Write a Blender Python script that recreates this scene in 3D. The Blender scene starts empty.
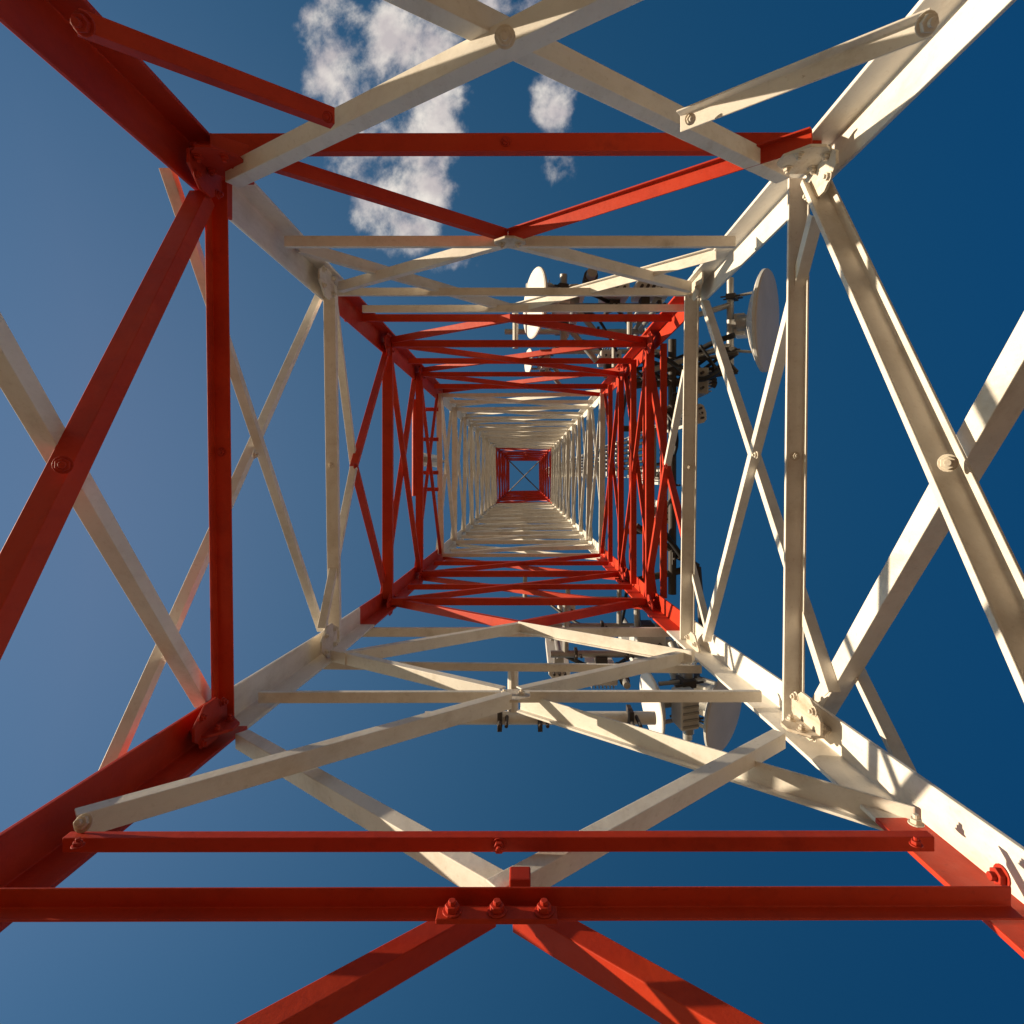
import bpy, bmesh, math, random
from mathutils import Vector, Matrix
R = math.radians
random.seed(7)
scene = bpy.context.scene
COL = scene.collection

# ------------------------------------------------------------------ camera
F = 600.0                       # focal length in pixels of a 1024 px frame
VPX, VPY = 525.0, 476.0         # where vertical lines meet
cam_d = bpy.data.cameras.new('camera')
cam_d.sensor_width = 36.0
cam_d.lens = F / 1024.0 * 36.0
cam_d.shift_x = -(VPX - 512.0) / 1024.0
cam_d.shift_y = (VPY - 512.0) / 1024.0
cam_d.clip_start = 0.05
cam_d.clip_end = 5000
cam = bpy.data.objects.new('camera', cam_d)
cam.rotation_euler = (math.pi, 0, 0)      # straight up; +X right, +Y down in the picture
COL.objects.link(cam)
scene.camera = cam

# ------------------------------------------------------------------ light
SUN_EL, SUN_AZ = R(9.5), R(-7.5)         # elevation; azimuth off the -X axis towards +Y
SUN = Vector((-math.cos(SUN_EL) * math.cos(SUN_AZ), math.cos(SUN_EL) * math.sin(SUN_AZ), math.sin(SUN_EL)))
sun_d = bpy.data.lights.new('sun', 'SUN')
sun_d.energy = 5.0
sun_d.angle = R(0.5)
sun_d.color = (1.0, 0.83, 0.60)
sun = bpy.data.objects.new('sun', sun_d)
sun.rotation_euler = SUN.to_track_quat('Z', 'Y').to_euler()
sun.location = (-30, 0, 30)
COL.objects.link(sun)

world = bpy.data.worlds.new('World')
scene.world = world
world.use_nodes = True
SKY_STRENGTH = 0.069
def build_world():
    nt = world.node_tree; N = nt.nodes; L = nt.links
    N.clear()
    def node(t, **kw):
        n = N.new(t)
        for k, v in kw.items(): setattr(n, k, v)
        return n
    def math_(op, a, b=None, c=None):
        n = node('ShaderNodeMath', operation=op)
        for i, v in enumerate((a, b, c)):
            if v is None: continue
            if isinstance(v, (int, float)): n.inputs[i].default_value = v
            else: L.new(v, n.inputs[i])
        return n.outputs[0]
    out = node('ShaderNodeOutputWorld')
    sky = node('ShaderNodeTexSky', sky_type='NISHITA', sun_disc=False)
    sky.sun_elevation = SUN_EL
    sky.sun_rotation = R(-90) - SUN_AZ
    sky.altitude = 300; sky.air_density = 1.0; sky.dust_density = 0.6; sky.ozone_density = 2.2
    # clear dry air seen through a polarising filter: bluer and deeper away from the sun
    tc = node('ShaderNodeTexCoord')
    sep = node('ShaderNodeSeparateXYZ'); L.new(tc.outputs['Generated'], sep.inputs[0])
    xs = math_('MAXIMUM', math_('MINIMUM', sep.outputs[0], 0.75), -0.58)
    zs_ = math_('MAXIMUM', sep.outputs[2], 0.62)
    rgb = node('ShaderNodeCombineXYZ')
    for ch, (c0, c1, c2) in enumerate(((-3.93, -2.25, 3.82), (-1.67, -0.70, 2.13), (-0.99, -0.37, 1.53))):
        L.new(math_('EXPONENT', math_('ADD', math_('ADD', math_('MULTIPLY', xs, c1), c0), math_('MULTIPLY', zs_, c2))), rgb.inputs[ch])
    gam = node('ShaderNodeMix', data_type='RGBA', blend_type='MULTIPLY'); gam.inputs[0].default_value = 1.0
    ca, cb_ = [i for i in gam.inputs if i.type == 'RGBA'][:2]
    L.new(sky.outputs[0], ca); L.new(rgb.outputs[0], cb_)
    bg = node('ShaderNodeBackground'); bg.inputs[1].default_value = SKY_STRENGTH
    L.new([o for o in gam.outputs if o.type == 'RGBA'][0], bg.inputs[0])
    # a layer of cloud at one height above the ground: direction / its z
    z = math_('MAXIMUM', sep.outputs[2], 0.02)
    u = math_('DIVIDE', sep.outputs[0], z); v = math_('DIVIDE', sep.outputs[1], z)
    comb = node('ShaderNodeCombineXYZ'); L.new(u, comb.inputs[0]); L.new(v, comb.inputs[1])
    blobs = [(404, 50, 60, 95), (420, 112, 54, 80), (402, 205, 56, 50), (343, 50, 38, 66), (553, 100, 24, 40),
             (558, 158, 22, 30), (500, 2, 60, 22), (452, 262, 24, 14), (360, 150, 40, 50)]
    mask = None
    for (bx, by, rx, ry) in blobs:
        cu, cv = (bx - VPX) / F, (by - VPY) / F
        du = math_('DIVIDE', math_('SUBTRACT', u, cu), rx / F)
        dv = math_('DIVIDE', math_('SUBTRACT', v, cv), ry / F)
        d2 = math_('ADD', math_('MULTIPLY', du, du), math_('MULTIPLY', dv, dv))
        m = math_('SUBTRACT', 1.0, d2)
        if (bx, by) == (553, 100): m = math_('MULTIPLY', m, 0.72)
        if (bx, by) in ((343, 50), (558, 158), (500, 2), (452, 262), (360, 150)): m = math_('MULTIPLY', m, 0.62)
        mask = m if mask is None else math_('MAXIMUM', mask, m)
    mask = math_('MAXIMUM', mask, -1.5)
    n1 = node('ShaderNodeTexNoise'); n1.inputs['Scale'].default_value = 8.5; n1.inputs['Detail'].default_value = 10
    n1.inputs['Roughness'].default_value = 0.62; n1.inputs['Distortion'].default_value = 0.08
    # wind-drawn: stretched along one diagonal
    wm = node('ShaderNodeMapping'); wm.inputs['Rotation'].default_value = (0, 0, R(28)); wm.inputs['Scale'].default_value = (1.1, 0.88, 1)
    L.new(comb.outputs[0], wm.inputs[0]); L.new(wm.outputs[0], n1.inputs['Vector'])
    dens = math_('ADD', math_('MULTIPLY', mask, 0.72), math_('MULTIPLY', math_('SUBTRACT', n1.outputs[0], 0.5), 3.6))
    mr = node('ShaderNodeMapRange', interpolation_type='SMOOTHSTEP'); L.new(dens, mr.inputs[0])
    mr.inputs[1].default_value = 0.0; mr.inputs[2].default_value = 0.95
    n2 = node('ShaderNodeTexNoise'); n2.inputs['Scale'].default_value = 16; n2.inputs['Detail'].default_value = 6
    L.new(comb.outputs[0], n2.inputs['Vector'])
    tone = node('ShaderNodeValToRGB')
    tone.color_ramp.elements[0].position = 0.36; tone.color_ramp.elements[0].color = (0.62, 0.56, 0.56, 1)
    tone.color_ramp.elements[1].position = 0.62; tone.color_ramp.elements[1].color = (0.95, 0.88, 0.80, 1)
    L.new(n2.outputs[0], tone.inputs[0])
    cb = node('ShaderNodeBackground'); cb.inputs[1].default_value = 0.66
    L.new(tone.outputs[0], cb.inputs[0])
    fac = math_('MULTIPLY', mr.outputs[0], 0.93)
    mix = node('ShaderNodeMixShader')
    L.new(fac, mix.inputs[0]); L.new(bg.outputs[0], mix.inputs[1]); L.new(cb.outputs[0], mix.inputs[2])
    L.new(mix.outputs[0], out.inputs[0])
build_world()
scene.view_settings.view_transform = 'Standard'
scene.view_settings.look = 'None'
scene.view_settings.exposure = 0.55
scene.view_settings.gamma = 1.0

# ------------------------------------------------------------------ materials
def new_mat(name):
    m = bpy.data.materials.new(name); m.use_nodes = True
    return m, m.node_tree, m.node_tree.nodes['Principled BSDF']
def paint(name, base, dirt, rust, rough=0.5, grime=0.5, rust_amt=0.5, fade=None, metallic=0.0, scale=1.0, spec=0.3):
    m, nt, b = new_mat(name)
    N, L = nt.nodes, nt.links
    geo = N.new('ShaderNodeNewGeometry')
    def noise(sc, det=6, ro=0.6, stretch=None):
        n = N.new('ShaderNodeTexNoise'); n.inputs['Scale'].default_value = sc * scale
        n.inputs['Detail'].default_value = det; n.inputs['Roughness'].default_value = ro
        if stretch:
            mp = N.new('ShaderNodeMapping'); mp.inputs['Scale'].default_value = stretch
            L.new(geo.outputs['Position'], mp.inputs[0]); L.new(mp.outputs[0], n.inputs['Vector'])
        else: L.new(geo.outputs['Position'], n.inputs['Vector'])
        return n.outputs[0]
    def ramp(src, p0, p1, v1=1.0):
        r = N.new('ShaderNodeMapRange'); r.interpolation_type = 'SMOOTHSTEP'
        L.new(src, r.inputs[0]); r.inputs[1].default_value = p0; r.inputs[2].default_value = p1
        r.inputs[4].default_value = v1
        return r.outputs[0]
    def mix(f, a, c):
        x = N.new('ShaderNodeMix'); x.data_type = 'RGBA'
        L.new(f, x.inputs['Factor'])
        for s, k in ((a, 'A'), (c, 'B')):
            sock = [i for i in x.inputs if i.name == k and i.type == 'RGBA'][0]
            if isinstance(s, tuple): sock.default_value = (*s, 1)
            else: L.new(s, sock)
        return [o for o in x.outputs if o.type == 'RGBA'][0]
    c = mix(ramp(noise(2.3, 5), 0.35, 0.7, 0.8), base, fade or tuple(v * 0.86 for v in base))
    oi = N.new('ShaderNodeObjectInfo')
    c = mix(ramp(oi.outputs['Random'], 0.0, 1.0, 0.15), c, dirt)
    c = mix(ramp(noise(3.4, 8, 0.72, (1, 1, 0.3)), 0.47, 0.72, grime * 0.75), c, dirt)
    c = mix(ramp(noise(7.0, 9, 0.7, (1, 1, 0.45)), 0.5, 0.78, grime), c, dirt)
    c = mix(ramp(noise(55, 4, 0.6), 0.56, 0.8, grime * 0.7), c, dirt)
    c = mix(ramp(noise(13, 10, 0.75), 0.665, 0.74, rust_amt), c, rust)
    L.new(c, b.inputs['Base Color'])
    rr = N.new('ShaderNodeMapRange'); L.new(noise(25, 5), rr.inputs[0])
    rr.inputs[3].default_value = rough - 0.1; rr.inputs[4].default_value = rough + 0.18
    L.new(rr.outputs[0], b.inputs['Roughness'])
    b.inputs['Metallic'].default_value = metallic
    b.inputs['Specular IOR Level'].default_value = spec
    bp = N.new('ShaderNodeBump'); bp.inputs['Strength'].default_value = 0.25; bp.inputs['Distance'].default_value = 0.004
    L.new(noise(30, 6), bp.inputs['Height']); L.new(bp.outputs[0], b.inputs['Normal'])
    return m
M = {}
M['white'] = paint('weathered_white_paint', (0.83, 0.78, 0.70), (0.42, 0.34, 0.25), (0.20, 0.085, 0.035), 0.45, 0.5, 0.8)
M['white_joint'] = paint('rust_stained_white_paint', (0.76, 0.69, 0.58), (0.36, 0.25, 0.15), (0.17, 0.065, 0.025), 0.5, 0.95, 0.95, scale=1.6)
M['red_joint'] = paint('worn_red_paint', (0.48, 0.028, 0.007), (0.20, 0.012, 0.006), (0.06, 0.016, 0.010), 0.55, 0.8, 0.8, scale=1.6)
M['red'] = paint('weathered_red_paint', (0.52, 0.030, 0.005), (0.24, 0.011, 0.004), (0.08, 0.018, 0.010), 0.5, 0.5, 0.4, fade=(0.58, 0.050, 0.010))
M['galv'] = paint('galvanised_steel', (0.42, 0.41, 0.39), (0.25, 0.22, 0.18), (0.2, 0.09, 0.04), 0.45, 0.6, 0.4, metallic=0.55, scale=2)
M['dark'] = paint('dark_steel', (0.07, 0.06, 0.055), (0.04, 0.035, 0.03), (0.12, 0.05, 0.03), 0.55, 0.5, 0.4, scale=2)
M['radome'] = paint('pale_radome', (0.82, 0.76, 0.71), (0.60, 0.53, 0.47), (0.5, 0.4, 0.33), 0.5, 0.25, 0.15, scale=1.2)
M['box'] = paint('pale_equipment_paint', (0.70, 0.68, 0.64), (0.45, 0.42, 0.37), (0.25, 0.15, 0.08), 0.45, 0.35, 0.25, scale=2)
M['cable'] = paint('black_cable_jacket', (0.022, 0.022, 0.024), (0.04, 0.036, 0.03), (0.05, 0.04, 0.03), 0.5, 0.4, 0.1, scale=2)
M['ground'] = paint('dry_sandy_ground', (0.38, 0.245, 0.13), (0.31, 0.20, 0.105), (0.12, 0.10, 0.045), 0.95, 0.6, 0.5, scale=0.4)

# ------------------------------------------------------------------ helpers
def link(name, bm, mats, parent=None, bevel=0.0, smooth=False):
    me = bpy.data.meshes.new(name)
    bmesh.ops.recalc_face_normals(bm, faces=bm.faces)
    if smooth:
        for f in bm.faces: f.smooth = True
    bm.to_mesh(me); bm.free()
    for m in (mats if isinstance(mats, (list, tuple)) else [mats]): me.materials.append(M[m])
    o = bpy.data.objects.new(name, me); COL.objects.link(o)
    if parent: o.parent = parent
    if bevel:
        b = o.modifiers.new('edge', 'BEVEL'); b.width = bevel; b.segments = 2; b.limit_method = 'ANGLE'; b.angle_limit = R(40)
    if smooth and smooth != 'all':
        e = o.modifiers.new('split', 'EDGE_SPLIT'); e.split_angle = R(35)
    return o
def empty(name, loc=(0, 0, 0)):
    o = bpy.data.objects.new(name, None); o.location = loc; o.empty_display_size = 0.2; COL.objects.link(o); return o
def tag(o, label, cat, group=None):
    o['label'] = label; o['category'] = cat
    if group: o['group'] = group
    return o
def frame_from(d, up=None):
    d = Vector(d).normalized()
    up = Vector(up) if up is not None else (Vector((0, 0, 1)) if abs(d.z) < 0.9 else Vector((0, 1, 0)))
    a = up.cross(d).normalized(); b = d.cross(a).normalized()
    return a, b, d
def sweep_poly(bm, poly, p0, p1, a, b, mi=0):
    p0, p1 = Vector(p0), Vector(p1)
    r0 = [bm.verts.new(p0 + a * x + b * y) for x, y in poly]
    r1 = [bm.verts.new(p1 + a * x + b * y) for x, y in poly]
    n = len(poly); fs = []
    for i in range(n): fs.append(bm.faces.new((r0[i], r0[(i + 1) % n], r1[(i + 1) % n], r1[i])))
    fs.append(bm.faces.new(r0[::-1])); fs.append(bm.faces.new(r1))
    for f in fs: f.material_index = mi
def circle(r, n, ph=0.0): return [(r * math.cos(2 * math.pi * (i + ph) / n), r * math.sin(2 * math.pi * (i + ph) / n)) for i in range(n)]
def add_rod(bm, p0, p1, r, n=10, mi=0):
    a, b, d = frame_from(Vector(p1) - Vector(p0)); sweep_poly(bm, circle(r, n), p0, p1, a, b, mi)
def add_box(bm, c, size, axes=None, mi=0):
    c = Vector(c); ax = axes or (Vector((1, 0, 0)), Vector((0, 1, 0)), Vector((0, 0, 1)))
    sx, sy, sz = [s / 2 for s in size]
    sweep_poly(bm, [(-sx, -sy), (sx, -sy), (sx, sy), (-sx, sy)], c - ax[2] * sz, c + ax[2] * sz, ax[0], ax[1], mi)
def add_lathe(bm, prof, c, d, n=32, mi=0):
    a, b, d = frame_from(d); c = Vector(c); rings = []
    for (r, h) in prof:
        if r < 1e-5: rings.append([bm.verts.new(c + d * h)])
        else: rings.append([bm.verts.new(c + d * h + a * x + b * y) for x, y in circle(r, n)])
    for q0, q1 in zip(rings, rings[1:]):
        for i in range(n):
            j = (i + 1) % n
            vs = [q0[i % len(q0)], q0[j % len(q0)], q1[j % len(q1)], q1[i % len(q1)]]
            u = []
            for v in vs:
                if v not in u: u.append(v)
            if len(u) > 2: bm.faces.new(u).material_index = mi
def add_tube(bm, pts, r, n=8, mi=0):
    pts = [Vector(p) for p in pts]; rings = []
    for i, p in enumerate(pts):
        d = (pts[min(i + 1, len(pts) - 1)] - pts[max(i - 1, 0)])
        a, b, d = frame_from(d, (0.31, 0.42, 0.85))
        rings.append([bm.verts.new(p + a * x + b * y) for x, y in circle(r, n)])
    for q0, q1 in zip(rings, rings[1:]):
        for i in range(n): bm.faces.new((q0[i], q0[(i + 1) % n], q1[(i + 1) % n], q1[i])).material_index = mi
    bm.faces.new(rings[0][::-1]); bm.faces.new(rings[-1])
def smooth_path(pts, k=6):
    pts = [Vector(p) for p in pts]; out = []
    P = [pts[0]] + pts + [pts[-1]]
    for i in range(1, len(P) - 2):
        for j in range(k):
            t = j / k; p0, p1, p2, p3 = P[i - 1:i + 3]
            out.append(0.5 * ((2 * p1) + (p2 - p0) * t + (2 * p0 - 5 * p1 + 4 * p2 - p3) * t * t + (3 * p1 - p0 - 3 * p2 + p3) * t ** 3))
    out.append(pts[-1]); return out
def pix(p): return VPX + F * p.x / p.z, VPY + F * p.y / p.z
def at(px, py, z): return Vector(((px - VPX) / F * z, (py - VPY) / F * z, z))

# ------------------------------------------------------------------ ground
GZ = -1.6
bm = bmesh.new()
n = 24; S = 1500
g = [[bm.verts.new((S * (2 * i / n - 1), S * (2 * j / n - 1), GZ + (0 if abs(i - n / 2) < 2 and abs(j - n / 2) < 2 else random.uniform(-1.5, 0.0)))) for j in range(n + 1)] for i in range(n + 1)]
for i in range(n):
    for j in range(n): bm.faces.new((g[i][j], g[i + 1][j], g[i + 1][j + 1], g[i][j + 1]))
gr = link('ground', bm, 'ground'); gr['kind'] = 'structure'

# ------------------------------------------------------------------ the tower
TOP = 48.0
def lerp_tab(tab, z):
    if z <= tab[0][0]: return tab[0][1]
    for (z0, v0), (z1, v1) in zip(tab, tab[1:]):
        if z <= z1: return v0 + (v1 - v0) * (z - z0) / (z1 - z0)
    return tab[-1][1]
YB = [(-2.0, 0.90), (1.5, 1.045), (2.5, 1.085), (3.9, 1.16), (5.7, 1.225), (9.0, 1.25), (60, 1.25)]
yb = lambda z: lerp_tab(YB, z)
XL, XR, YT = -1.327, 1.216, -1.32
tower = tag(empty('lattice_tower', (0, 0, GZ)), 'tall square lattice steel tower painted in red and white bands, seen from inside its base', 'tower')
T0 = Vector((0, 0, GZ))
def tpart(name, bm, mats, parent=None, bevel=0.0, smooth=False):
    o = link(name, bm, mats, None, bevel, smooth)
    o.parent = parent or tower
    if not parent: o.matrix_parent_inverse = Matrix.Translation(-T0)
    return o

def make_leg(hx, hy, sx, sy, f1, f2, bands, flange_bands=None):
    """bands: list of (z_top, colour); the inner corner of the angle at hx(z), hy(z)"""
    zs = sorted(set([GZ, TOP] + [b[0] for b in bands if b[0] < TOP] + [b[0] for b in (flange_bands or []) if b[0] < TOP] + [1.5, 2.5, 3.9, 5.7, 9.0]))
    t = 0.016
    bm = bmesh.new(); rings = []
    for z in zs:
        x, y = hx, hy(z)
        k = 1.0 if z < 12 else max(0.62, 1 - (z - 12) / 60)
        rings.append([bm.verts.new((px, py, z)) for px, py in
                      ((x, y), (x + sx * f2 * k, y), (x + sx * f2 * k, y - sy * t), (x - sx * t, y - sy * t), (x - sx * t, y + sy * f1 * k), (x, y + sy * f1 * k))])
    def colour(tab, z):
        for zt, c in tab:
            if z < zt: return c
        return tab[-1][1]
    for k in range(len(zs) - 1):
        zm = (zs[k] + zs[k + 1]) / 2
        for i in range(6):
            f = bm.faces.new((rings[k][i], rings[k][(i + 1) % 6], rings[k + 1][(i + 1) % 6], rings[k + 1][i]))
            c = colour(flange_bands if (flange_bands and i in (0, 1, 2)) else bands, zm)
            f.material_index = 0 if c == 'white' else 1
    bm.faces.new(rings[0]); bm.faces.new(rings[-1])
    return tpart('leg', bm, ['white', 'red'], bevel=0.003)
up = [(9.7, 'red'), (27, 'white'), (TOP, 'red')]
make_leg(XL, lambda z: YT, 1, 1, 0.16, 0.10, [(2.72, 'red'), (4.26, 'white')] + up)
make_leg(XR, lambda z: YT, -1, 1, 0.13, 0.11, [(4.29, 'white')] + up)
make_leg(XL, yb, 1, -1, 0.135, 0.115, [(2.62, 'red'), (4.83, 'white')] + up)
make_leg(XR, yb, -1, -1, 0.13, 0.13, [(4.6, 'white')] + up, [(1.86, 'red'), (4.6, 'white')] + up)

FACE = {'T': Vector((0, -1, 0)), 'B': Vector((0, 1, 0)), 'L': Vector((-1, 0, 0)), 'R': Vector((1, 0, 0))}
def plane(face, z):
    return {'T': -1.235, 'B': yb(z) - 0.05, 'L': -1.28, 'R': 1.165}[face]
def unproject(face, px, py, out=0.0):
    """point of a tower face (moved outwards by `out`) seen along a line of sight"""
    u, v = (px - VPX) / F, (py - VPY) / F
    z = 3.0
    for _ in range(40):
        o = abs(plane(face, z)) + out
        z = 0.5 * z + 0.5 * o / max(1e-4, abs(v if face in 'TB' else u))
    return Vector((u * z, v * z, z))

def profile(kind, w, h, t):
    if kind == 'L':   # heel at the inner lower edge: one flange stands in the face, one lies outwards
        return [(0, 0), (w, 0), (w, t), (t, t), (t, h), (0, h)]
    if kind == 'V':   # as L, but the standing flange at the outer edge hangs down
        return [(0, 0), (w - t, 0), (w - t, -h), (w, -h), (w, t), (0, t)]
    if kind == 'C':   # shallow channel, open downwards
        return [(0, -h * 0.3), (t, -h * 0.3), (t, 0), (w - t, 0), (w - t, -h), (w, -h), (w, t), (0, t)]
STRUTS, BRACES = [], []       # (z, build function)
def member(kind_name, face, col, p0, p1, px_w, prof='L', ratio=0.8, out=0.0, three_d=False, bolt_mid=False, ends=(0, 0)):
    Nrm = FACE[face]
    if three_d: a3, b3 = Vector(p0), Vector(p1)
    else: a3, b3 = unproject(face, *p0, out), unproject(face, *p1, out)
    if a3.z < 0.05 or b3.z < 0.05: raise ValueError('behind camera')
    d = (b3 - a3).normalized()
    bdir = Nrm.cross(d).normalized()
    if bdir.z < 0: bdir = -bdir
    adir = Nrm - d * Nrm.dot(d); adir.normalize()
    mid = (a3 + b3) / 2
    for p in (a3, b3):         # measure where it shows in the frame
        x, y = pix(p)
    cand = [a3.lerp(b3, i / 20) for i in range(21)]
    vis = [p for p in cand if -20 < pix(p)[0] < 1044 and -20 < pix(p)[1] < 1044]
    ref = vis[len(vis) // 2] if vis else mid
    x0, y0 = pix(ref - d * 0.01); x1, y1 = pix(ref + d * 0.01)
    ll = math.hypot(x1 - x0, y1 - y0); nx, ny = -(y1 - y0) / ll, (x1 - x0) / ll
    def span(poly, sh):
        q = []
        for (s, r) in poly:
            X, Y = pix(ref + adir * (s + sh) + bdir * r); cx, cy = pix(ref)
            q.append((X - cx) * nx + (Y - cy) * ny)
        return min(q), max(q)
    w = 0.06; sh = 0.0
    if not px_w < 0:
        for _ in range(8):
            poly = profile(prof, w, w * ratio, max(0.005, w * 0.11)); lo, hi = span(poly, sh)
            w *= px_w / (hi - lo)
    else: w = -px_w
    t = max(0.005, w * 0.11)
    poly = profile(prof, w, w * ratio, t)
    for _ in range(4):
        lo, hi = span(poly, sh); l2, h2 = span(poly, sh + 0.01)
        g = ((l2 + h2) - (lo + hi)) / 2 / 0.01
        if abs(g) < 1: break
        sh -= (lo + hi) / 2 / g
    if three_d: sh = max(-0.05, min(0.05, sh))
    poly = [(s + sh, r) for s, r in poly]
    zmin = min(a3.z, b3.z)
    def build(parent=None, bm=None):
        own = bm is None
        bm = bm or bmesh.new()
        sweep_poly(bm, poly, a3 - d * ends[0], b3 + d * ends[1], adir, bdir, 0 if col == 'white' else 1)
        if not own: return
        o = tpart(kind_name, bm, ['white', 'red'], bevel=0.0025 if zmin < 6 else 0)
        if bolt_mid:
            c = mid + adir * (sh + w * 0.5) - bdir * 0.001
            bolt(o, c, -bdir, 0.016 if zmin < 3.2 else 0.017, col)
        return o
    (STRUTS if kind_name == 'horizontal_strut' else BRACES).append((zmin, build))
    return a3, b3
def strut(face, col, p0, p1, w, prof='L', ratio=0.8, **k): return member('horizontal_strut', face, col, p0, p1, w, prof, ratio, **k)
def brace(face, col, p0, p1, w, prof='L', ratio=0.8, **k): return member('diagonal_brace', face, col, p0, p1, w, prof, ratio, **k)
def bolt(parent, c, d, r, col):
    bm = bmesh.new(); a, b, d = frame_from(d); c = Vector(c)
    sweep_poly(bm, circle(r * 1.25, 16), c, c + d * r * 0.22, a, b)
    sweep_poly(bm, circle(r * 0.95, 6), c + d * r * 0.22, c + d * r * 0.95, a, b)
    sweep_poly(bm, circle(r * 0.5, 10), c + d * r * 0.95, c + d * r * 1.5, a, b)
    return tpart('bolt', bm, col + '_joint', parent, bevel=0.0015)
GUSSETS = []
def gusset(face, col, c, pts, th=0.012, bolts=(), r=0.016):
    """flat plate in a tower face; pts in (along the horizontal, up) metres round c"""
    Nrm = FACE[face]; h = Vector((0, 0, 1)).cross(Nrm); h = Vector((abs(h.x), abs(h.y), 0)); c = Vector(c)
    bm = bmesh.new()
    sweep_poly(bm, pts, c, c - Nrm * th, h, Vector((0, 0, 1)), 0)
    o = tpart('gusset_plate', bm, col + '_joint', bevel=0.002)
    for (x, y) in bolts: bolt(o, c + h * x + Vector((0, 0, y)) - Nrm * th, -Nrm, r, col)
    return o

# --- near part, face by face (lines of sight to the face planes give the true places)
# top face
strut('T', 'red', (190, 145), (822, 144), 24, 'L', 0.55, bolt_mid=True, out=0.07)
brace('T', 'white', (225, 180), (1100, -250), 36, 'L', 0.9, out=-0.06)
brace('T', 'white', (790, 176), (-110, -266), 34, 'L', 0.9, out=0.0)
brace('T', 'red', (78, 22), (335, 119), 25, 'L', 0.7, out=-0.07)
brace('T', 'white', (932, 22), (680, 121), 26, 'V', 0.5, out=-0.06)
brace('T', 'red', (210, 143), (508, 236), 17, 'L', 0.7, out=0.03)
brace('T', 'red', (812, 137), (508, 236), 18, 'V', 0.35, out=0.03)
strut('T', 'white', (284, 242), (736, 242), 13, 'L', 0.5, bolt_mid=True)
brace('T', 'white', (508, 240), (338, 288), 14, 'L', 0.7, out=0.02)
brace('T', 'white', (508, 240), (692, 288), 14, 'L', 0.7, out=0.02)
brace('T', 'white', (300, 247), (512, 309), 12, 'L', 0.6, out=0.07)
brace('T', 'white', (716, 253), (512, 309), 12, 'V', 0.3, out=0.07)
strut('T', 'white', (318, 292), (706, 292), 9, 'L', 0.5, out=0.04)
strut('T', 'white', (362, 309), (690, 308), 8, 'L', 0.5, out=0.04)
# bottom face
strut('B', 'red', (-20, 905), (1012, 903), 36, 'V', 0.75, out=-0.05)
strut('B', 'red', (62, 842), (935, 841), 22, 'L', 0.8, bolt_mid=True, out=-0.06)
brace('B', 'white', (235, 735), (514, 898), 30, 'L', 0.9, out=0.02)
brace('B', 'white', (786, 735), (500, 894), 30, 'L', 0.9, out=-0.02)
brace('B', 'red', (497, 905), (75, 1143), 44, 'L', 0.9, out=0.02)
brace('B', 'red', (512, 908), (910, 1141), 48, 'L', 0.9, out=0.05)
strut('B', 'red', (-400, 1150), (1400, 1150), 44, 'L', 0.8)
brace('B', 'white', (76, 824), (512, 699), 24, 'L', 0.7, out=-0.04)
brace('B', 'white', (915, 824), (520, 703), 26, 'V', 0.3, out=0.06)
strut('B', 'white', (258, 697), (762, 696), 13, 'L', 0.5)
brace('B', 'white', (330, 654), (500, 694), 16, 'L', 0.7, out=0.02)
brace('B', 'white', (695, 654), (522, 694), 16, 'L', 0.7, out=0.02)
strut('B', 'white', (312, 665), (702, 669), 9, 'L', 0.5, out=0.11)
brace('B', 'white', (345, 658), (522, 627), 13, 'L', 0.7, out=0.02)
brace('B', 'white', (692, 658), (518, 627), 13, 'V', 0.3, out=0.02)
strut('B', 'white', (350, 632), (674, 632), 10, 'L', 0.5, out=0.11)
brace('B', 'red', (520, 626), (385, 600), 10, 'L', 0.7, out=0.02)
brace('B', 'red', (520, 626), (650, 600), 10, 'L', 0.7, out=0.02)
# left face
strut('L', 'red', (216, 180), (223, 718), 24, 'V', 0.6, bolt_mid=True)
brace('L', 'red', (206, 190), (-260, 1128), 38, 'L', 0.9)
brace('L', 'white', (208, 708), (-260, -96), 30, 'L', 0.9, out=0.07)
brace('L', 'white', (321, 292), (108, 772), 13, 'L', 0.8, out=0.15)
brace('L', 'white', (167, 168), (322, 632), 12, 'L', 0.8, out=0.11)
strut('L', 'white', (330, 284), (335, 642), 14, 'L', 0.6, bolt_mid=True)
brace('L', 'white', (333, 300), (354, 466), 9, 'L', 0.7, out=0.04)
brace('L', 'red', (354, 466), (389, 604), 8, 'L', 0.7, out=0.04)
brace('L', 'white', (322, 628), (354, 466), 9, 'L', 0.7)
brace('L', 'red', (354, 466), (388, 346), 8, 'L', 0.7)
# right face
strut('R', 'white', (799, 178), (793, 728), 23, 'C', 0.30, bolt_mid=True)
brace('R', 'white', (816, 182), (1230, 1085), 40, 'C', 0.40)
brace('R', 'white', (812, 727), (1230, 7), 38, 'L', 1.0, out=0.08)
brace('R', 'white', (704, 300), (832, 692), 13, 'L', 0.9, out=0.04)
brace('R', 'white', (816, 216), (706, 642), 13, 'L', 0.9)
brace('R', 'white', (850, 655), (912, 782), 17, 'L', 0.5, out=0.16)
strut('R', 'white', (692, 283), (687, 646), 15, 'C', 0.25, bolt_mid=True)
brace('R', 'white', (686, 372), (667, 466), 8, 'L', 0.8)
brace('R', 'red', (667, 466), (646, 598), 8, 'L', 0.8)
brace('R', 'red', (647, 350), (667, 466), 8, 'L', 0.8, out=0.04)
brace('R', 'red', (667, 466), (687, 545), 8, 'L', 0.8, out=0.04)
brace('R', 'white', (687, 545), (709, 632), 8, 'L', 0.8, out=0.04)

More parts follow.
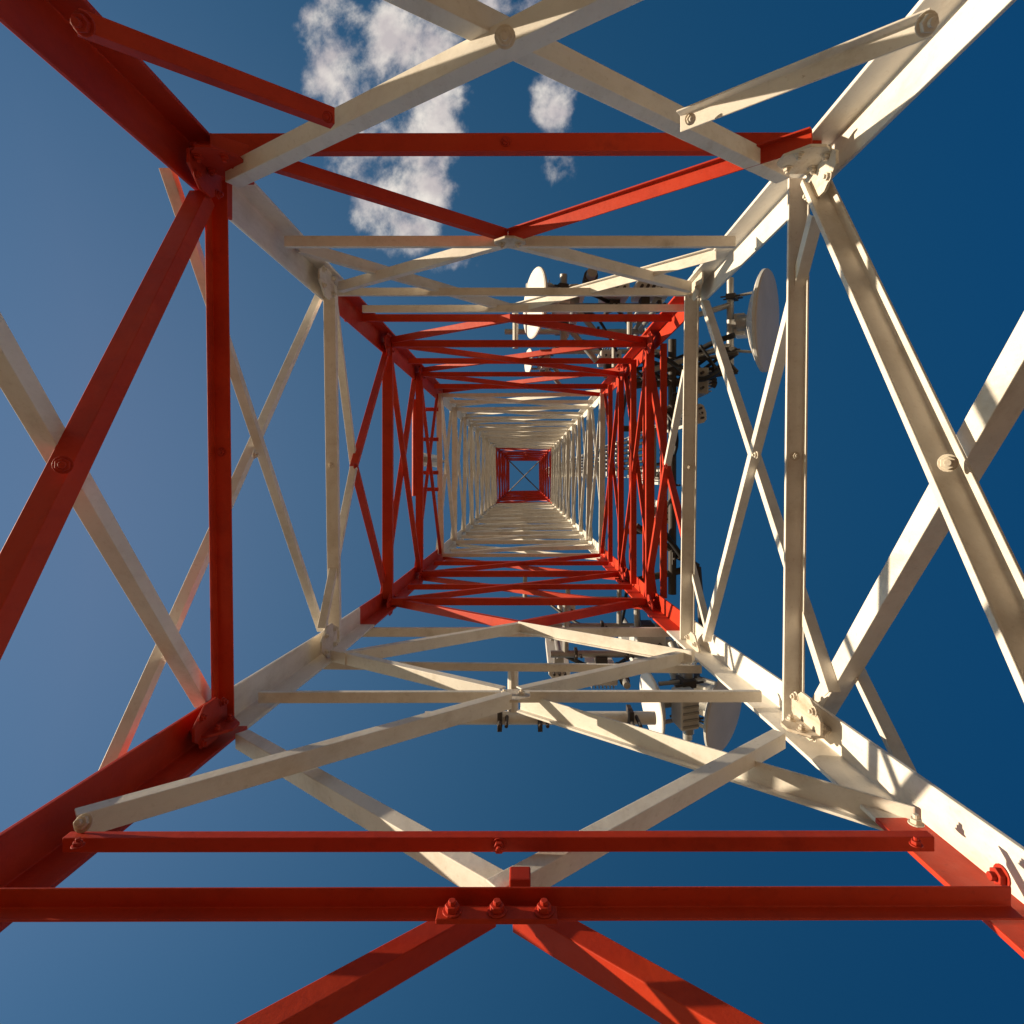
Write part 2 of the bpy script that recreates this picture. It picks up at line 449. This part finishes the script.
# --- the panels above, all alike
levels = [5.6, 7.28, 9.1] + [9.1 + 1.79 * i for i in range(1, 11)]
levels += [27.0 + 3.5 * i for i in range(1, 7)]
levels[-1] = TOP - 0.1
rnd = random.Random(11)
jit = lambda w: w * rnd.uniform(0.75, 1.15)
def colour_at(z): return 'red' if z < 9.0 else ('white' if z < 27.0 else 'red')
def corner(face, side, z):
    o = plane(face, z)
    if face in 'TB': return Vector((-1.25 if side < 0 else 1.14, o, z))
    return Vector((o, -1.25 if side < 0 else yb(z) - 0.07, z))
def S3(face, z, w=-0.075, prof='L', out=0.0):
    a, b = corner(face, -1, z), corner(face, 1, z)
    k = rnd.uniform(-0.03, 0.04) if z > 9 else 0.0
    strut(face, colour_at(z), a + FACE[face] * (out + k), b + FACE[face] * (out - k * 0.4), w, prof, 0.6, three_d=True)
def B3(face, a, b, col, out=0.0, w=-0.055):
    brace(face, col, a + FACE[face] * out, b + FACE[face] * out, w, 'L', 0.8, three_d=True)
for i, z in enumerate(levels):
    c = colour_at(z + 0.02)
    for f in 'TBLR': S3(f, z, jit(-0.085 if f in 'LR' else -0.068))
    if i + 1 < len(levels):
        z1 = levels[i + 1]; zm = (z + z1) / 2; c = colour_at(zm)
        for f in 'TB':
            if z < 20 or z > 27: S3(f, zm + rnd.uniform(-0.08, 0.08), jit(-0.058))
            B3(f, corner(f, -1, z), corner(f, 1, z1), c, 0.0)
            B3(f, corner(f, 1, z), corner(f, -1, z1), c, 0.05)
        for f in 'LR':
            B3(f, corner(f, -1, z), corner(f, 1, z1), c, 0.0, jit(-0.052))
            B3(f, corner(f, 1, z), corner(f, -1, z1), c, 0.05, jit(-0.052))
for z in (5.6, 6.44, 7.28, 8.19):      # doubled rails of the right face that carry the antenna frames
    S3('R', z + 0.05, -0.06, out=0.14)
    if z in (6.44, 8.19): S3('R', z, -0.06)
# panel between the second and third storeys on the top face
zc = levels[0]; zb = 4.75
strut('T', 'red', (344, 318), (672, 318), 8, 'L', 0.5, out=0.05)
brace('T', 'red', (510, 318), (388, 341), 8, 'L', 0.7, out=0.03)
brace('T', 'red', (510, 318), (646, 341), 8, 'L', 0.7, out=0.03)
for name, lst in (('horizontal_strut', STRUTS), ('diagonal_brace', BRACES)):
    lst.sort(key=lambda q: q[0])
    for zz, fn in lst[:98]: fn()
    if len(lst) > 98:
        bm = bmesh.new()
        for zz, fn in lst[98:]: fn(bm=bm)
        o = tpart(name, bm, ['white', 'red']); o['kind'] = 'stuff'
# crossed rods under the very top
for p, q, m_ in (((-1.25, -1.2), (1.15, 1.2), 'dark'), ((1.15, -1.2), (-1.25, 1.2), 'galv')):
    bm = bmesh.new(); dz = 0.0 if m_ == 'dark' else 0.12
    add_rod(bm, (*p, TOP - 0.3 - dz), (*q, TOP - 0.3 - dz), 0.045, 8); tpart('cross_rod', bm, m_)

# --- gusset plates and bolts at the near joints
def plate_at(face, col, px, py, w, h, bolts, out=-0.015, shape='oct', r=0.016):
    c = unproject(face, px, py, out)
    a = 0.35
    pts = [(-w / 2, -h / 2 + a * h), (-w / 2 + a * w, -h / 2), (w / 2 - a * w, -h / 2), (w / 2, -h / 2 + a * h),
           (w / 2, h / 2 - a * h), (w / 2 - a * w, h / 2), (-w / 2 + a * w, h / 2), (-w / 2, h / 2 - a * h)]
    gusset(face, col, c, pts, 0.012, bolts, r)
b4 = lambda s, t: [(-s, -t), (s, t), (-s, t), (s, -t)]
plate_at('L', 'red', 204, 172, 0.17, 0.25, b4(0.05, 0.08))
plate_at('L', 'red', 209, 722, 0.17, 0.25, b4(0.05, 0.08))
plate_at('T', 'red', 218, 160, 0.20, 0.22, b4(0.05, 0.05))
plate_at('R', 'white', 822, 174, 0.17, 0.25, b4(0.05, 0.08))
plate_at('R', 'white', 808, 716, 0.17, 0.25, b4(0.05, 0.08))
plate_at('T', 'white', 806, 158, 0.20, 0.20, b4(0.05, 0.05))
plate_at('B', 'white', 806, 728, 0.18, 0.20, b4(0.04, 0.05))
plate_at('B', 'red', 214, 728, 0.18, 0.20, b4(0.04, 0.05))
plate_at('L', 'white', 326, 282, 0.20, 0.30, b4(0.05, 0.09), r=0.018)
plate_at('L', 'white', 328, 640, 0.20, 0.30, b4(0.05, 0.09), r=0.018)
plate_at('R', 'white', 697, 284, 0.20, 0.30, b4(0.05, 0.09), r=0.018)
plate_at('R', 'white', 694, 648, 0.20, 0.30, b4(0.05, 0.09), r=0.018)
plate_at('T', 'white', 510, 241, 0.16, 0.14, [(-.04, 0), (.04, 0)], out=-0.03)
plate_at('B', 'white', 513, 697, 0.16, 0.14, [(-.04, 0), (.04, 0)], out=-0.03)
for f, px, py, col in (('L', 388, 344, 'red'), ('L', 390, 604, 'red'), ('R', 650, 342, 'red'), ('R', 650, 606, 'red'), ('L', 421, 372, 'red'), ('R', 622, 372, 'red'), ('L', 421, 576, 'red'), ('R', 622, 576, 'red')):
    plate_at(f, col, px, py, 0.20, 0.30, b4(0.05, 0.09), r=0.018)
# the splice at the middle of the big lower bar
c = unproject('B', 497, 915, -0.055)
bm = bmesh.new(); add_box(bm, c, (0.255, 0.012, 0.040)); sp = tpart('splice_plate', bm, 'red', bevel=0.002)
for dx in (-0.095, 0.0, 0.10): bolt(sp, c + Vector((dx, -0.007, 0.0)), Vector((0, -1, 0)), 0.0165, 'red')
c = unproject('B', 520, 879, -0.045)
bm = bmesh.new(); add_box(bm, c, (0.05, 0.03, 0.05)); tpart('splice_block', bm, 'red', bevel=0.004)
# single bolts at member ends and crossings
def lone_bolt(face, px, py, r, col, d=None, out=-0.02):
    bm = bmesh.new(); c = unproject(face, px, py, out)
    d = Vector(d) if d else -FACE[face]
    a, b, d = frame_from(d)
    sweep_poly(bm, circle(r * 1.3, 16), c, c + d * r * 0.25, a, b)
    sweep_poly(bm, circle(r, 6), c + d * r * 0.25, c + d * r * 1.0, a, b)
    sweep_poly(bm, circle(r * 0.5, 10), c + d * r, c + d * r * 1.7, a, b)
    tpart('bolt', bm, col + '_joint', bevel=0.0015)
for f, px, py, r, col, d, *o_ in (('T', 84, 24, .022, 'red', (0, .5, -.85), -0.10), ('T', 926, 24, .022, 'white', (0, .5, -.85), -0.09), ('T', 328, 117, .014, 'red', (0, .5, -.85), -0.10), ('T', 690, 119, .014, 'white', (0, .5, -.85), -0.09), ('T', 505, 37, .021, 'white', (0, .5, -.8), -0.115), ('L', 63, 465, .019, 'red', (.5, 0, -.8)),
        ('R', 948, 463, .019, 'white', (-.6, 0, -.8)), ('B', 84, 823, .018, 'white', (0, -.5, -.85), -0.09), ('B', 916, 824, .016, 'white', None), ('B', 916, 845, .012, 'red', None, -0.07), ('B', 78, 846, .012, 'red', None, -0.07), ('R', 1003, 876, .02, 'red', None),
        ('L', 254, 455, .014, 'white', None), ('R', 757, 455, .014, 'white', None), ('L', 354, 466, .016, 'red', None), ('R', 667, 466, .016, 'red', None)):
    lone_bolt(f, px, py, r, col, d, o_[0] if o_ else -0.02)

# ------------------------------------------------------------------ antennas and their mounts
def dish(loc, n, rad, label, mount_to, depth=0.16, pipe=(0, 1, 0), face_mat='radome'):
    """drum-fronted microwave dish: n points out of its face"""
    n = Vector(n).normalized(); c = Vector(loc)
    root = tag(empty('dish_antenna', c), label, 'dish antenna', 'dish antennas on the tower')
    def part(name, bm, m, bevel=0.0, smooth=False, par=None):
        o = link(name, bm, m, None, bevel, smooth); o.parent = par or root
        if not par: o.matrix_parent_inverse = Matrix.Translation(-c)
        return o
    bm = bmesh.new()
    add_lathe(bm, [(0, 0.035 * rad), (rad * 0.5, 0.028 * rad), (rad * 0.9, 0.01 * rad), (rad * 0.985, -0.01 * rad), (rad, -0.03 * rad)], c, n, 48)
    part('radome', bm, face_mat, smooth=True)
    bm = bmesh.new()
    add_lathe(bm, [(rad, -0.03 * rad), (rad * 1.012, -0.035 * rad), (rad * 1.012, -0.085 * rad), (rad * 0.95, -0.12 * rad), (rad * 0.6, -0.27 * rad), (rad * 0.25, -0.38 * rad), (0, -0.38 * rad)], c, n, 48)
    part('reflector', bm, 'box', smooth=True)
    h0 = c - n * rad * 0.38
    bm = bmesh.new(); add_lathe(bm, [(0, 0), (rad * .16, 0), (rad * .16, -.12), (rad * .1, -.13), (rad * .1, -.17), (0, -.17)], h0, n, 20)
    hub = part('hub', bm, 'galv', smooth=True)
    p = Vector(pipe).normalized(); pc = h0 - n * 0.20
    bm = bmesh.new(); add_rod(bm, pc - p * rad * 0.95, pc + p * rad * 1.05, 0.038, 16); part('mount_pipe', bm, 'galv', smooth=True)
    side = n.cross(p).normalized()
    bm = bmesh.new(); add_box(bm, h0 - n * 0.12 + side * 0.13 , (0.20, 0.13, 0.24), (side, n, p)); rb = part('radio_unit', bm, 'box', bevel=0.012)
    bm = bmesh.new()
    for k in range(5): add_box(bm, h0 - n * 0.12 + side * 0.235 + p * (k - 2) * 0.045, (0.02, 0.11, 0.012), (side, n, p))
    part('cooling_fin', bm, 'galv', par=rb)
    for s in (-0.55, 0.55):
        bm = bmesh.new(); add_box(bm, pc + p * s * rad + n * 0.02, (0.15, 0.10, 0.055), (side, n, p))
        for q in (-.055, .055): add_rod(bm, pc + p * s * rad + side * q - n * 0.09, pc + p * s * rad + side * q + n * 0.12, 0.009, 8)
        part('clamp', bm, 'dark', bevel=0.003)
        bm = bmesh.new(); add_rod(bm, pc + p * s * rad, c - n * rad * 0.28 + p * s * rad * 1.1, 0.016, 8); part('strut', bm, 'galv', smooth=True)
    for s in (-0.5, 0.55):
        bm = bmesh.new(); q = Vector(mount_to) + p * s * rad * 0.8; add_rod(bm, pc + p * s * rad * 0.8, q, 0.032, 12); part('arm', bm, 'galv', smooth=True)
    return root
dish(at(769, 321, 6.3), (0.83, 0.06, -0.56), 0.525, 'large round dish antenna on the right, its pale face turned away from the tower', (1.30, -1.35, 6.45))
dish(at(726, 712, 4.6), (0.74, 0.10, -0.67), 0.315, 'mid sized dish antenna hanging at the lower right behind the white strut', (1.25, 1.32, 5.1))
dish(at(533, 303, 6.1), (-0.95, -0.03, -0.30), 0.35, 'sunlit dish antenna seen almost edge on beyond the upper struts', (0.75, -1.36, 6.3))
dish(at(650, 705, 4.3), (-0.96, 0.10, -0.12), 0.235, 'small bright dish antenna on the end of the white pipe at lower right', (1.1, 1.34, 4.5))
dish(at(528, 361, 8.3), (-0.95, -0.03, -0.3), 0.17, 'smallest bright dish antenna, glimpsed between the upper red struts', (0.5, -1.36, 8.5))

def mount(name, label, segs, r, mat, clamps=(), stubs=(), cat='mounting frame'):
    p0 = Vector(segs[0][0]); root = tag(empty(name, p0), label, cat)
    def part(nm, bm, m, **k):
        o = link(nm, bm, m, None, **k); o.parent = root; o.matrix_parent_inverse = Matrix.Translation(-p0)
    for a, b in segs:
        bm = bmesh.new(); add_rod(bm, a, b, r, 14); part('rail', bm, mat, smooth=True)
    for a, b in stubs:
        bm = bmesh.new(); add_rod(bm, a, b, r * 0.85, 10); part('stub_arm', bm, mat, smooth=True)
    for c in clamps:
        bm = bmesh.new(); c = Vector(c); add_box(bm, c, (0.03, r * 3.0, r * 3.2)); add_rod(bm, c - Vector((0, 0, r * 3.2)), c + Vector((0, 0, r * 2)), 0.012, 8); add_rod(bm, c + Vector((0.045, 0, -r * 3.2)), c + Vector((0.045, 0, r * 2)), 0.012, 8)
        part('u_bolt', bm, 'dark', bevel=0.002)
    return root
mount('antenna_pipe', 'white pipe running below the lower strut with two dark clamps', [(at(425, 718, 3.95), at(655, 718, 3.95))], 0.042, 'white',
      [at(500, 718, 3.9), at(540, 718, 3.9), at(630, 718, 3.9)], [(at(513, 668, 4.0), at(513, 716, 3.97))])
mount('antenna_rail', 'grey rails of the antenna frame behind the upper struts',
      [((-0.25, -1.78, 6.3), (1.75, -1.78, 6.3)), ((-0.25, -1.78, 7.4), (1.75, -1.78, 7.4)), ((0.2, -1.7, 8.2), (1.9, -1.7, 8.2))], 0.035, 'galv',
      [(0.3, -1.78, 6.3), (0.9, -1.78, 6.3), (1.4, -1.78, 6.3), (0.9, -1.78, 7.4)],
      [((-0.1, -1.34, 6.3), (-0.1, -1.78, 6.3)), ((1.1, -1.34, 6.3), (1.1, -1.78, 6.3)), ((1.1, -1.34, 7.4), (1.1, -1.78, 7.4)), ((0.3, -1.34, 8.2), (0.3, -1.7, 8.2)), ((1.1, -1.34, 8.2), (1.1, -1.7, 8.2))])
mount('antenna_rail', 'grey rails of the antenna frame beyond the lower struts',
      [((0.25, 1.75, 5.9), (1.75, 1.75, 5.9)), ((0.1, 1.75, 7.0), (1.75, 1.75, 7.0)), ((-0.2, 1.62, 7.9), (1.5, 1.62, 7.9))], 0.035, 'galv',
      [(0.5, 1.75, 5.9), (1.0, 1.75, 5.9), (0.9, 1.75, 7.0)],
      [((0.4, 1.24, 5.9), (0.4, 1.75, 5.9)), ((1.1, 1.24, 5.9), (1.1, 1.75, 5.9)), ((0.5, 1.26, 7.0), (0.5, 1.75, 7.0)), ((1.1, 1.26, 7.0), (1.1, 1.75, 7.0)), ((0.0, 1.28, 7.9), (0.0, 1.62, 7.9))])
mount('antenna_rail', 'dark rusty rails and arms of the antenna frame right of the tower',
      [((1.62, -1.5, 6.6), (1.62, 1.3, 6.6)), ((1.75, -1.5, 7.6), (1.75, 1.3, 7.6))], 0.045, 'dark',
      [(1.62, -0.9, 6.6), (1.62, 0.1, 6.6), (1.62, 0.9, 6.6)],
      [((1.22, -1.3, 6.6), (2.1, -1.0, 6.6)), ((1.22, -1.0, 6.6), (2.1, -1.05, 6.6)), ((1.22, -0.55, 6.6), (2.0, -0.95, 6.6)), ((1.22, 0.55, 6.6), (1.9, 1.0, 6.6)), ((1.22, 1.15, 6.6), (1.9, 1.0, 6.6)), ((1.9, 1.0, 6.6), (1.9, 1.75, 6.4)), ((1.22, -0.6, 7.6), (1.75, -0.6, 7.6)), ((1.22, 0.7, 7.6), (1.75, 0.7, 7.6))])
mount('antenna_rail', 'red side rail with short stubs outside the left face',
      [((-1.66, -1.15, 9.0), (-1.66, 0.3, 9.0))], 0.035, 'red', [], [((-1.3, -0.55, 9.0), (-1.66, -0.55, 9.0)), ((-1.3, -0.05, 9.0), (-1.66, -0.05, 9.0)), ((-1.3, 0.2, 9.0), (-1.66, 0.2, 9.0)), ((-1.3, -1.0, 9.0), (-1.66, -1.0, 9.0))])
lat = []
a0, a1 = Vector((1.24, -1.10, 6.75)), Vector((2.25, -1.20, 6.35))
for off in ((0, -.10, 0), (0, .10, 0), (0, 0, .17)): lat.append((a0 + Vector(off), a1 + Vector(off)))
web = []
for k in range(7):
    p, q = a0.lerp(a1, k / 7), a0.lerp(a1, (k + 1) / 7)
    web += [(p + Vector((0, -.10, 0)), q + Vector((0, .10, 0))), (p + Vector((0, .10, 0)), q + Vector((0, 0, .17))), (p + Vector((0, 0, .17)), q + Vector((0, -.10, 0)))]
mount('antenna_outrigger', 'dark lattice arm reaching out from the red leg to the large dish', lat, 0.022, 'dark', [], web, 'bracket arm')
def panel_antenna(c, n, h, w, label, tilt=0.04, mat='box'):
    c = Vector(c); n = Vector(n).normalized(); root = tag(empty('panel_antenna', c), label, 'panel antenna', 'panel antennas on the tower')
    upv = (Vector((0, 0, 1)) - n * tilt).normalized(); s = upv.cross(n).normalized()
    def part(nm, bm, m, **k):
        o = link(nm, bm, m, None, **k); o.parent = root; o.matrix_parent_inverse = Matrix.Translation(-c)
    bm = bmesh.new()
    prof = [(-w / 2, -.05), (w / 2, -.05), (w / 2, .02), (w * .36, .055), (0, .068), (-w * .36, .055), (-w / 2, .02)]
    sweep_poly(bm, prof, c - upv * h / 2, c + upv * h / 2, s, n); part('housing', bm, mat, bevel=0.006)
    for k in (-.4, .4):
        bm = bmesh.new(); add_box(bm, c + upv * h * k - n * 0.10, (0.10, 0.10, 0.05), (s, n, upv)); part('bracket', bm, 'galv', bevel=0.003)
    bm = bmesh.new(); add_rod(bm, c - n * .17 - upv * h * .6, c - n * .17 + upv * h * .6, 0.03, 12); part('mount_pipe', bm, 'galv', smooth=True)
    for k in (-.25, 0, .25):
        bm = bmesh.new(); q = c + s * w * k - upv * h / 2; add_rod(bm, q, q - upv * 0.06, 0.014, 8); part('connector', bm, 'dark', smooth=True)
panel_antenna((1.85, 0.0, 8.6), (1, 0, 0), 1.5, 0.24, 'long pale panel antenna standing outside the right face')
panel_antenna((1.95, -0.7, 7.4), (1, -0.2, 0), 1.3, 0.22, 'pale panel antenna near the upper end of the dark right frame')
panel_antenna((0.55, -1.98, 7.0), (0.1, -1, 0), 1.1, 0.20, 'pale panel antenna above the middle of the upper frame')
panel_antenna((1.45, -1.98, 7.0), (0.2, -1, 0), 1.1, 0.20, 'pale panel antenna at the right end of the upper frame')
panel_antenna((0.35, 1.98, 6.6), (0, 1, 0), 1.0, 0.22, 'pale panel antenna at the left end of the lower frame')
panel_antenna((1.25, 1.98, 6.9), (0.1, 1, 0), 1.0, 0.20, 'pale panel antenna at the right part of the lower frame')
panel_antenna((-1.85, -0.3, 11.5), (-1, 0, 0), 1.6, 0.24, 'pale panel antenna outside the left face beyond the red rail')
def radio(c, n, label, s=(0.28, 0.16, 0.42), mat='box'):
    c = Vector(c); a, b, d = frame_from(n); root = tag(empty('radio_unit', c), label, 'radio unit', 'radio units on the tower frames')
    def part(nm, bm, m, **k):
        o = link(nm, bm, m, None, **k); o.parent = root; o.matrix_parent_inverse = Matrix.Translation(-c)
    ax = (a, d, b)
    bm = bmesh.new(); add_box(bm, c, s, ax); part('case', bm, mat, bevel=0.015)
    bm = bmesh.new()
    for k in range(7): add_box(bm, c + d * (s[1] / 2 + .018) + a * (k - 3) * s[0] / 8, (0.01, 0.036, s[2] * .86), ax)
    part('cooling_fin', bm, 'galv')
    bm = bmesh.new(); add_box(bm, c - d * (s[1] / 2 + .04), (s[0] * .4, .08, s[2] * .5), ax); part('bracket', bm, 'dark', bevel=0.004)
    for k in (-1, 0, 1):
        bm = bmesh.new(); q = c - b * s[2] / 2 + a * k * s[0] * .28; add_rod(bm, q, q - b * .06, .016, 8); part('connector', bm, 'dark', smooth=True)
for c, n, lb in (((0.15, -1.95, 6.5), (0, -1, 0), 'small pale radio box just right of the edge on dish'), ((0.95, -1.95, 6.45), (0, -1, 0), 'pale radio box hung on the middle of the upper frame'),
                 ((1.15, -1.6, 8.2), (0, -1, 0), 'pale radio box high behind the upper red struts'), ((0.75, 1.93, 5.95), (0, 1, 0), 'pale radio box on the lower frame behind the white strut'),
                 ((1.2, 1.60, 5.9), (0, 1, 0), 'pale radio box close to the lower right leg'), ((1.85, -1.0, 6.5), (1, 0, 0), 'dark grey radio box on the dark frame left of the large dish'),
                 ((1.75, 0.45, 7.6), (1, 0, 0), 'pale radio box on the right frame beside the long panel antenna')):
    radio(c, n, lb, mat='galv' if 'dark grey' in lb else 'box')
for c, n, lb in (((0.42, -1.92, 7.5), (0, -1, 0), 'small pale radio box between the upper frame rails beside the edge on dish'), ((1.25, -1.93, 6.3), (0, -1, 0), 'pale radio box at the right end of the upper frame near the corner joint'),
                 ((0.55, 1.75, 8.0), (0, 1, 0), 'small pale radio box far up on the lower frame'), ((1.55, 1.9, 6.9), (0, 1, 0), 'pale radio box at the right end of the lower frame')):
    radio(c, n, lb, s=(0.22, 0.13, 0.34))
def rod_antenna(c, h, label, r=0.03):
    c = Vector(c); root = tag(empty('whip_antenna', c), label, 'whip antenna')
    def part(nm, bm, m, **k):
        o = link(nm, bm, m, None, **k); o.parent = root; o.matrix_parent_inverse = Matrix.Translation(-c)
    bm = bmesh.new(); add_lathe(bm, [(0, 0), (r * 1.6, 0), (r * 1.6, .18), (r, .2), (r, h), (r * .6, h + .03), (0, h + .04)], c, (0, 0, 1), 14); part('mast', bm, 'dark', smooth=True)
    bm = bmesh.new(); add_lathe(bm, [(0, -.12), (r * 1.1, -.12), (r * 1.1, 0), (0, 0)], c, (0, 0, 1), 14); part('base', bm, 'galv', smooth=True)
rod_antenna((0.66, -2.0, 6.0), 0.5, 'short dark whip antenna standing up beyond the upper pale strut', 0.045)
rod_antenna((1.0, -2.0, 7.0), 0.6, 'thin dark whip antenna in the middle of the upper frame', 0.03)
rod_antenna((0.95, 1.95, 5.7), 0.5, 'short dark whip antenna under the lower frame', 0.03)
rod_antenna((1.5, -2.0, 7.6), 0.9, 'thin dark whip antenna at the right end of the upper frame')

# cables
def cable(pts, r, label, n=8):
    pts = smooth_path(pts); o0 = pts[0].copy(); bm = bmesh.new(); add_tube(bm, [p - o0 for p in pts], r, n)
    o = link('coax_cable', bm, 'cable', smooth='all'); o.location = o0
    tag(o, label, 'cable', 'black cables on the tower')
cable([at(700, 345, 6.4), at(713, 365, 6.4), at(712, 378, 6.45), at(704, 387, 6.5), at(694, 388, 6.6), at(668, 384, 6.9)], 0.016, 'slack black cable looping down left of the large dish')
cable([at(735, 335, 6.3), at(715, 342, 6.4), at(695, 352, 6.5), at(672, 362, 6.6), at(655, 375, 7.0)], 0.03, 'thick black cable from the large dish to the tower leg')
cable([(1.5, 0.6, 6.5), (1.75, 0.95, 6.5), (1.88, 1.2, 6.5), (1.9, 1.6, 6.4), (1.75, 1.75, 5.9)], 0.03, 'black cable hanging by the lower right leg')
cable([(0.3, -1.85, 6.4), (0.6, -1.9, 6.2), (1.0, -1.8, 6.5), (1.25, -1.55, 7.0), (1.3, -0.8, 8.0)], 0.022, 'black cable drooping along the upper frame')
cable([(0.4, 1.85, 6.2), (0.8, 1.9, 5.9), (1.2, 1.75, 6.4), (1.28, 1.2, 7.0)], 0.022, 'black cable drooping along the lower frame')
cable([(1.3, -1.4, 6.7), (1.5, -1.25, 6.4), (1.8, -1.0, 6.2), (2.1, -1.15, 6.3)], 0.028, 'black cable lashed along the lower arm of the large dish')
cable([(0.25, -1.85, 6.9), (0.5, -1.75, 6.6), (0.8, -1.85, 6.9), (1.1, -1.5, 7.2)], 0.018, 'thin black cable sagging between the upper frame rails')
cable([(1.35, -0.9, 6.9), (1.6, -0.6, 6.5), (1.62, -0.2, 6.6), (1.4, -0.1, 7.4)], 0.02, 'black cable drooping inside the right frame')
cable([(0.2, -1.6, 8.1), (0.6, -1.75, 7.8), (1.0, -1.7, 8.0), (1.3, -1.3, 8.6)], 0.02, 'black cable running along the highest upper rail')
cable([(0.3, 1.65, 7.8), (0.7, 1.8, 7.2), (1.1, 1.75, 7.0), (1.3, 1.2, 7.6)], 0.02, 'black cable running along the middle lower rail')
for k in range(6):
    y = -0.45 + k * 0.07
    cable([(1.36, y, 6.4 + .1 * k), (1.36, y, 12), (1.36, y, 24), (1.36, y, 44)], 0.02, 'black feeder cable in the bundle climbing outside the right face')
# cable ladder
root = tag(empty('cable_ladder', (1.40, -0.25, 6.2)), 'grey cable ladder climbing the outside of the right face behind the feeder cables', 'ladder')
def lpart(nm, bm, m, **k):
    o = link(nm, bm, m, None, **k); o.parent = root; o.matrix_parent_inverse = Matrix.Translation((-1.40, 0.25, -6.2))
for y in (-0.52, 0.02):
    bm = bmesh.new(); add_box(bm, (1.41, y, 25.6), (0.05, 0.012, 38.8)); lpart('rail', bm, 'galv')
for k in range(70):
    bm = bmesh.new(); zz = 6.5 + k * 0.55; add_rod(bm, (1.41, -0.51, zz), (1.41, 0.01, zz), 0.014, 6); lpart('rung', bm, 'galv')
